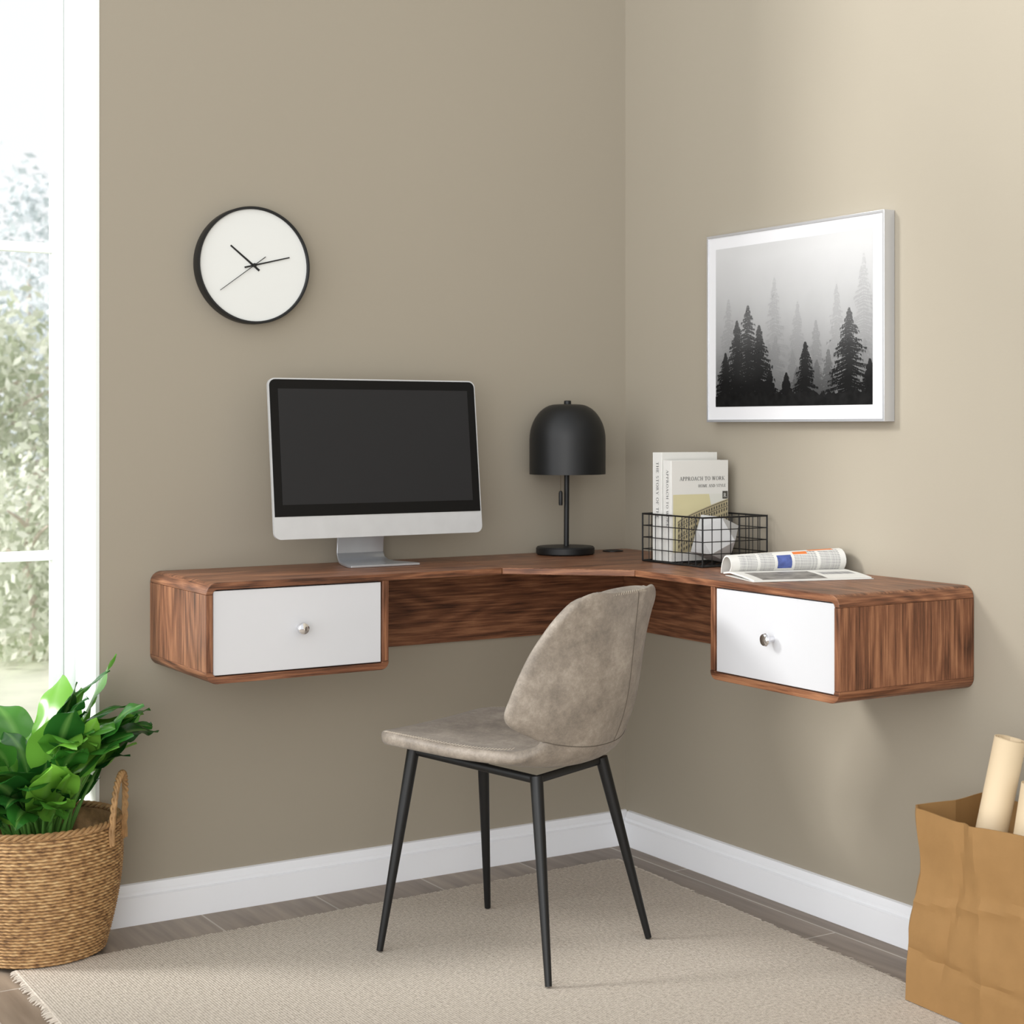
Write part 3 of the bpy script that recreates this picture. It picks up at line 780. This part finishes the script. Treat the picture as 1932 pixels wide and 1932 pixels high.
def stitches(loop, off_fn, name):
    bm = B(); acc = 0; step = .0075
    for a, b_ in zip(loop[:-1], loop[1:]):
        d = b_ - a; l = d.length
        if l < 1e-6: continue
        acc += l
        while acc > step:
            acc -= step; p = b_ - d.normalized()*acc
            i, o_ = off_fn(p, d.normalized()); tube(bm, [p + i, p + o_], .0006, 5)
    obj(name, bm, thread, chair, local=True)
cen = Vector((0, -.25, .58))
def boff(p, d):
    inw = (cen - p); inw.y = 0; inw.normalize()
    back = Vector((0, -.0105, 0))
    return back + inw*.004 + d*.0025, back*1.1 + inw*.0095 - d*.0025
R_s = [r for r, s in RW]
bu = R_s[iseam:]
stitches([sfn(r, -1) for r in bu] + [sfn(bu[-1], -1+2*k/20) for k in range(1, 20)] + [sfn(r, 1) for r in bu[::-1]], boff, 'backrest_stitching')
def soff(p, d):
    inw = Vector((-p.x, -(p.y)*.6, 0)).normalized()
    return Vector((0,0,.0125)) + inw*.004 + d*.0025, Vector((0,0,.0143)) + inw*.0095 - d*.0025
su = [r for r in R_s[:iseam] if r[0] > -.15]
stitches([sfn(r, -1) for r in su[::-1]] + [sfn(su[0], -1+2*k/20) for k in range(1, 20)] + [sfn(r, 1) for r in su], soff, 'seat_stitching')
fx, fy0, fy1, fz0, fz1 = .117, -.135, .175, .378, .404
bm = B()
tube(bm, [(-fx,fy0,fz0),(fx,fy0,fz0),(fx,fy1,fz1),(-fx,fy1,fz1)], .0088, 12, closed=True)
obj('seat_frame', bm, black_metal, chair, local=True)
for sx in (-1, 1):
    for ty, by, tz in ((fy0, -.21, fz0), (fy1, .21, fz1)):
        bm = B(); a = Vector((sx*fx, ty, tz+.006)); b_ = Vector((sx*.183, by, .0025))
        tube(bm, [a, a.lerp(b_,.3), a.lerp(b_,.97), b_], [.0132,.0118,.0072,.0068], 16)
        lg = obj('leg', bm, black_metal, chair, local=True)

# ------------------------------------------------------------ rug
P0, P1, P2, P3 = Vector((-.126,-.142,0)), Vector((-1.587,-.208,0)), Vector((-1.63,-2.4,0)), Vector((-.228,-2.4,0))
rug = thing('area_rug', 'beige woven flat rug with short fringe under the chair', 'rug', (-.9, -1.2, 0))
bm = B()
lo = [bm.verts.new(p + Vector((0,0,.0005))) for p in (P0,P1,P2,P3)]; hi = [bm.verts.new(p + Vector((0,0,RZ-.0005))) for p in (P0,P1,P2,P3)]
bm.faces.new(lo[::-1]); bm.faces.new(hi)
for k in range(4): j=(k+1)%4; bm.faces.new((lo[k],lo[j],hi[j],hi[k]))
rm = rug_mat(); obj('pile', bm, rm, rug, bevel=.002)
bm = B()
for a, b_ in ((P0,P1),(P1,P2),(P3,P0)):
    d = (b_-a); n = int(d.length/.007); d.normalize(); out = Vector((d.y,-d.x,0))
    if out.dot((a+b_)/2 - Vector((-.9,-1.2,0))) < 0: out = -out
    for k in range(n):
        p = a.lerp(b_, (k+random.random()*.5)/n); l = random.uniform(.006,.017)
        q = p + out*l + d*random.uniform(-.006,.006)
        tube(bm, [p - out*.004 + Vector((0,0,.0052)), p.lerp(q,.5)+Vector((0,0,.0045)), q+Vector((0,0,.002))], [.002,.0018,.001], 5)
fr = obj('fringe', bm, mat('fringe_yarn', rgb(204,194,181), .95, var=.1, vscale=50), rug)
fr['kind'] = 'stuff'

# ------------------------------------------------------------ wicker basket and plant
BX, BY, BZ = -1.512, -.10, .009
basket = thing('wicker_basket', 'tan woven wicker basket with loop handles holding the green plant', 'basket', (BX, BY, BZ))
def wicker():
    m, nt, b = base('tan_wicker'); N = nt.nodes; L = nt.links
    b.inputs['Roughness'].default_value = .65
    tc = N.new('ShaderNodeTexCoord'); mp = N.new('ShaderNodeMapping'); mp.inputs['Scale'].default_value = (60, 60, 130)
    L.new(tc.outputs['Object'], mp.inputs['Vector'])
    nz = N.new('ShaderNodeTexNoise'); nz.inputs['Scale'].default_value = 1; nz.inputs['Detail'].default_value = 5
    L.new(mp.outputs[0], nz.inputs['Vector'])
    cr = N.new('ShaderNodeValToRGB'); e = cr.color_ramp.elements
    e[0].position = .3; e[0].color = rgb(122,88,54); e[1].position = .72; e[1].color = rgb(212,178,128)
    x = e.new(.5); x.color = rgb(180,140,92)
    L.new(nz.outputs['Fac'], cr.inputs[0])
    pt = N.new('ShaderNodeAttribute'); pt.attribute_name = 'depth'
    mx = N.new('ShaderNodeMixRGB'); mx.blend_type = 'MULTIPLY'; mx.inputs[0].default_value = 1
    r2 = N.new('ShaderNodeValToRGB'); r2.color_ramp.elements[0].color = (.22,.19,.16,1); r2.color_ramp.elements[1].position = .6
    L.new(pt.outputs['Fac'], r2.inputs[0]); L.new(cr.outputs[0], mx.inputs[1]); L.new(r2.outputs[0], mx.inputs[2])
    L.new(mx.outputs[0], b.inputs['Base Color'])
    return m
wk = wicker(); wk_plain = mat('wicker_strands', rgb(160,124,82), .7, var=.3, vscale=60, bump=.5, bscale=150)
bh = .262
def brad(t): return .128 + .034*math.sin(PI*min(1, t*1.02)*.62) - .004*max(0, t-.8)*5
bm = B(); dl = bm.verts.layers.float.new('depth')
rows_n, sub, seg = 40, 6, 360; rings = []
for i in range(rows_n*sub+1):
    t = i/(rows_n*sub); row = i//sub; ph = (i % sub)/sub
    prof_ = abs(math.sin(PI*ph)) ** .7
    ring = []
    for k in range(seg):
        th = 2*PI*k/seg
        tw = .5+.5*math.sin(th*60 + ph*4.2 + (row % 2)*PI*.6)
        h = prof_*(.5+.5*tw)
        v = bm.verts.new(((brad(t) + .005*h)*math.cos(th), (brad(t) + .005*h)*math.sin(th), t*bh)); v[dl] = h
        ring.append(v)
    rings.append(ring)
for a, b_ in zip(rings[:-1], rings[1:]):
    for k in range(seg): bm.faces.new((a[k], a[(k+1)%seg], b_[(k+1)%seg], b_[k]))
bm.faces.new(rings[0][::-1])
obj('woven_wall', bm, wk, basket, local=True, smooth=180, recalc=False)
bm = B(); lathe(bm, [(brad(1)+.001,bh-.002),(brad(1)-.006,bh-.002),(brad(.8)-.008,bh*.8),(brad(.3)-.008,bh*.3),(brad(.05)-.008,.008),(0,.008)], 64, cap0=False)
obj('inner_lining', bm, wk_plain, basket, local=True, recalc=False)
bm = B()
for s in range(3):
    tube(bm, [((brad(1)+.001+.0042*math.cos(22*a+s*2*PI/3))*math.cos(a), (brad(1)+.001+.0042*math.cos(22*a+s*2*PI/3))*math.sin(a), bh+.003+.0042*math.sin(22*a+s*2*PI/3)) for a in [2*PI*k/220 for k in range(220)]], .0036, 6, closed=True)
obj('braided_rim', bm, wk_plain, basket, local=True)
HA = math.atan2(-.557, .8306) - .02
for ang in (HA, HA + PI):
    bm = B(); ca, sa = math.cos(ang), math.sin(ang)
    def hp(u, k, ph):
        a = PI*u; tang = -.040*math.cos(a); z = bh-.04 + .140*math.sin(a)**.6
        rr_ = brad(1) + .007 + .008*math.sin(a) + .0036*math.cos(ph)
        return Vector((rr_*ca - tang*sa, rr_*sa + tang*ca, z + .0036*math.sin(ph)))
    for s in range(3): tube(bm, [hp(k/80, k, k*.55 + s*2*PI/3) for k in range(81)], .0037, 6)
    obj('handle', bm, wk_plain, basket, local=True)

plant = thing('leafy_houseplant', 'broad leaved green houseplant growing in the wicker basket', 'plant', (BX, BY, BZ+.01))
bm = B(); lathe(bm, [(0,0),(.105,0),(.138,.19),(.132,.196),(.06,.203),(0,.2)], 40); obj('soil', bm, mat('dark_soil', rgb(52,42,34), .95, var=.4, vscale=60, bump=1, bscale=90), plant, local=True)
def plant_leaf():
    m, nt, b = base('glossy_green_leaf'); N = nt.nodes; L = nt.links
    b.inputs['Roughness'].default_value = .22
    ge = N.new('ShaderNodeNewGeometry'); cr = N.new('ShaderNodeValToRGB'); e = cr.color_ramp.elements
    e[0].color = rgb(24, 70, 30); e[1].color = rgb(140, 204, 76); x = e.new(.55); x.color = rgb(54, 120, 44)
    L.new(ge.outputs['Random Per Island'], cr.inputs[0])
    at = N.new('ShaderNodeAttribute'); at.attribute_name = 'vein'
    mx = N.new('ShaderNodeMixRGB'); mx.inputs[2].default_value = rgb(150, 200, 108)
    mu = N.new('ShaderNodeMath'); mu.operation = 'MULTIPLY'; mu.inputs[1].default_value = .4
    L.new(at.outputs['Fac'], mu.inputs[0]); L.new(mu.outputs[0], mx.inputs[0]); L.new(cr.outputs[0], mx.inputs[1])
    L.new(mx.outputs[0], b.inputs['Base Color'])
    tr = N.new('ShaderNodeBsdfTranslucent'); L.new(mx.outputs[0], tr.inputs['Color'])
    ms = N.new('ShaderNodeMixShader'); ms.inputs[0].default_value = .3
    L.new(b.outputs[0], ms.inputs[1]); L.new(tr.outputs[0], ms.inputs[2]); L.new(ms.outputs[0], N['Material Output'].inputs['Surface'])
    return m
lm = plant_leaf()
lb = B(); vl = lb.verts.layers.float.new('vein'); sb = B()
rp = random.Random(5)
HD = Vector((math.cos(HA), math.sin(HA), 0))
def okp(p):
    x, y, z = BX+p.x, BY+p.y, BZ+.01+p.z
    if y > .14: return False
    if y > -.015 and x > -1.385: return False
    if x > -1.29 and z > .5 and y > -.4: return False
    if math.hypot(p.x, p.y) > .255: return False
    if z > .62: return False
    if z < .295 and math.hypot(p.x, p.y) > .125: return False
    if z < .24: return False
    if z < .385 and p.x*HD.x + p.y*HD.y > .125: return False
    return True
QS = (-1,-.75,-.5,-.25,0,.25,.5,.75,1)
made = 0; tries = 0
while made < 100 and tries < 26000:
    tries += 1
    az = rp.uniform(0, 2*PI); low_ = made >= 52
    if rp.random() < .35: az = HA + rp.uniform(-1.1, 1.1)
    if low_:
        if rp.random() < .5: az = -PI/2 - .55 + rp.uniform(-1.2, 1.2)      # the side facing the room
        pl = rp.uniform(.05,.14); el = math.radians(rp.uniform(38,75)); a0 = .8
    else:
        outer = rp.random()
        pl = rp.uniform(.10,.22) if outer > .4 else rp.uniform(.14,.26)
        el = math.radians(rp.uniform(62,88) if outer < .5 else rp.uniform(42,70)); a0 = 1.0
    d = Vector((math.cos(az)*math.cos(el), math.sin(az)*math.cos(el), math.sin(el)))
    p0 = Vector((math.cos(az)*rp.uniform(0,.06), math.sin(az)*rp.uniform(0,.06), .195))
    p1 = p0 + d*pl
    ln = rp.uniform(.12,.19); wd = ln*rp.uniform(.50,.66); dr = math.radians(rp.uniform(10,80)); a = el*rp.uniform(.6,a0)
    side = Vector((-math.sin(az), math.cos(az), 0)); roll = rp.uniform(-.6,.6); n = 16
    p = p1.copy(); rows = []; fold = rp.uniform(.1,.32); wv = rp.uniform(0,6); wf = rp.uniform(9, 16)
    for i in range(n+1):
        t = i/n; w = wd*.5*(math.sin(PI*min(1, t**.74))**.8 if 0 < t < 1 else .01)
        dd = Vector((math.cos(az)*math.cos(a), math.sin(az)*math.cos(a), math.sin(a))); sd = Matrix.Rotation(roll, 3, dd) @ side
        up = sd.cross(dd)
        if up.z < 0 and math.cos(a) > .2: up = -up
        rows.append([p + sd*w*q + up*(abs(q)*w*fold - .25*w*q*q + .0055*math.sin(wv + t*wf + (2.1 if q > 0 else 0))*abs(q)**1.5) for q in QS])
        p = p + dd*(ln/n); a -= dr/n
    if not all(okp(x) for r in rows for x in r): continue
    vs = [[lb.verts.new(x) for x in r] for r in rows]
    for r0 in vs: r0[4][vl] = 1
    for r0, r1 in zip(vs[:-1], vs[1:]):
        for k in range(8): lb.faces.new((r0[k], r0[k+1], r1[k+1], r1[k]))
    mid = p0.lerp(p1, .5) + Vector((0,0,.012))
    tube(sb, [p0, mid, p1, rows[3][4]-Vector((0,0,.001))], [.0036,.003,.0025,.0015], 7)
    made += 1
obj('leaves', lb, lm, plant, local=True, recalc=False, smooth=180)
obj('stems', sb, mat('green_stem', rgb(96,148,66), .45, var=.15), plant, local=True)

# ------------------------------------------------------------ paper bag with rolls
bag = thing('paper_bag', 'brown kraft paper bag holding cream paper rolls beside right wall', 'bag', (-.15, -1.46, RZ+.001))
kraft = mat('kraft_paper', rgb(150, 115, 72), .72, spec=.25, var=.03, vscale=40, bump=.2, bscale=90)
bm = B(); hgt = .362; nzr = 44; rings = []
def bag_ring(t, inset):
    x0, x1, y0, y1 = -.247, -.045, -1.62, -1.312
    k = .004*t + .014*max(0, 1-abs(t-.66)/.30)
    x0 += k*.6+inset; x1 -= k*.3+inset; y0 += k*.5+inset; y1 -= k*1.0+inset
    c1, c2 = .026*(.15+.85*t), .024*(.15+.85*t)
    cs = [(x0, y1-c1), (x0, y0), (x1, y0), (x1, y1), (x0+c2, y1)]
    ns = [26, 22, 26, 16, 5]
    pts = []
    for i in range(5):
        a, b_ = Vector(cs[i]), Vector(cs[(i+1)%5])
        d = (b_-a).normalized(); nn = Vector((d.y,-d.x))
        if nn.dot((a+b_)/2 - Vector((-.146,-1.466))) < 0: nn = -nn
        for j in range(ns[i]):
            u = j/ns[i]; p = a.lerp(b_, u); z_ = t*hgt
            if i == 0:
                q = .010*math.sin(PI*u)*(.4+.6*t)
                q -= .007*max(0, 1-abs((u-.30)-(t-.2)*.22)/.06)*min(1, t*4)
                q += .005*max(0, 1-abs(t-.52-.10*u)/.04)
                q += .005*max(0, 1-abs((u-.62)+(t-.5)*.12)/.08)
                q -= .004*max(0, 1-abs(t-.27+.06*u)/.03)
            elif i in (1, 3): q = -(1-abs(2*u-1))*.02*max(0, t-.12)
            elif i == 2: q = .006*math.sin(PI*u)
            else: q = 0
            q += noise.noise(Vector((p.x*5, p.y*6+3, t*2.5)))*.005*min(1,t*3) + noise.noise(Vector((p.x*13, p.y*14+3, t*6)))*.003*min(1,t*3)
            p = p + nn*q
            zz = RZ+.001 + z_
            if t > .9: zz += noise.noise(Vector((p.x*9,p.y*9,4)))*.004*(t-.9)*10
            pts.append((min(p.x, -.02), p.y, zz))
    return pts
for i in range(nzr+1): rings.append([bm.verts.new(p) for p in bag_ring(i/nzr, 0)])
for i in range(nzr, 8, -4): rings.append([bm.verts.new(p) for p in bag_ring(i/nzr, .0025)])
for a, b_ in zip(rings[:-1], rings[1:]):
    n = len(a)
    for k in range(n): bm.faces.new((a[k], a[(k+1)%n], b_[(k+1)%n], b_[k]))
bm.faces.new(rings[0][::-1]); bm.faces.new(rings[-1])
obj('bag_body', bm, kraft, bag, smooth=18)
def roll(label, a, b_, r):
    t = thing('paper_roll', label, 'paper roll', a, 0, 'paper rolls in the kraft bag')
    a = Vector(a); b_ = Vector(b_); M = Matrix.Translation(a) @ (b_-a).to_track_quat('Z','Y').to_matrix().to_4x4(); L = (b_-a).length
    bm = B(); pts = []; n = 90
    for k in range(n+1):
        th = 2*PI*3*k/n; rr_ = r*(1 - .42*k/n); pts.append((rr_*math.cos(th), rr_*math.sin(th)))
    lo = [bm.verts.new(M @ Vector((x,y,0))) for x,y in pts]; hi = [bm.verts.new(M @ Vector((x,y,L))) for x,y in pts]
    for k in range(n): bm.faces.new((lo[k],lo[k+1],hi[k+1],hi[k]))
    o = obj('sheet', bm, roll_m, t, smooth=60, recalc=False)
    md = o.modifiers.new('s','SOLIDIFY'); md.thickness = .0012; md.offset = 0
roll('tall cream paper roll leaning left in the kraft bag', (-.178,-1.405,.10), (-.118,-1.46,.505), .031)
roll('shorter cream paper roll at right edge of the kraft bag', (-.165,-1.50,.10), (-.13,-1.535,.435), .029)

# ------------------------------------------------------------ light: bright sky, stronger on the window side and weaker overhead, soft sun through the window, added fill light behind the camera
w = bpy.data.worlds.new('world'); S.world = w; w.use_nodes = True
N = w.node_tree.nodes; L = w.node_tree.links
bg = N['Background']; bg.inputs[0].default_value = (.975, .988, 1, 1)
tc = N.new('ShaderNodeTexCoord'); dt = N.new('ShaderNodeVectorMath'); dt.operation = 'DOT_PRODUCT'
dt.inputs[1].default_value = Vector((-.99, -.02, .1)).normalized()
L.new(tc.outputs['Generated'], dt.inputs[0])
mr = N.new('ShaderNodeMapRange'); mr.inputs['From Min'].default_value = .1; mr.inputs['From Max'].default_value = 1
mr.inputs['To Min'].default_value = 1.04; mr.inputs['To Max'].default_value = 2.9
L.new(dt.outputs['Value'], mr.inputs['Value'])
sx_ = N.new('ShaderNodeSeparateXYZ'); L.new(tc.outputs['Generated'], sx_.inputs[0])
mz_ = N.new('ShaderNodeMapRange'); mz_.inputs['From Min'].default_value = .3; mz_.inputs['From Max'].default_value = .9
mz_.inputs['To Min'].default_value = 1.0; mz_.inputs['To Max'].default_value = .62
L.new(sx_.outputs['Z'], mz_.inputs['Value'])
mm_ = N.new('ShaderNodeMath'); mm_.operation = 'MULTIPLY'; L.new(mr.outputs[0], mm_.inputs[0]); L.new(mz_.outputs[0], mm_.inputs[1])
L.new(mm_.outputs[0], bg.inputs[1])
sun = bpy.data.lights.new('sun', 'SUN'); sun.energy = 3.2; sun.angle = math.radians(13); sun.color = (1, .99, .97)
so = bpy.data.objects.new('sun', sun); C.objects.link(so)
so.rotation_euler = Vector((.38, -.20, -.235)).to_track_quat('-Z', 'Y').to_euler(); so.location = (-3, 3, 4)
fl = bpy.data.lights.new('fill_light', 'AREA'); fl.energy = 58; fl.size = 2.4; fl.color = (1, .98, .95)  # unseen soft fill, added to lift the lower walls and chair back
fo = bpy.data.objects.new('fill_light', fl); C.objects.link(fo); fo.location = (-3.5, -4.4, 1.1)
fo.rotation_euler = (Vector((-.6, -.4, .45)) - fo.location).to_track_quat('-Z', 'Y').to_euler()
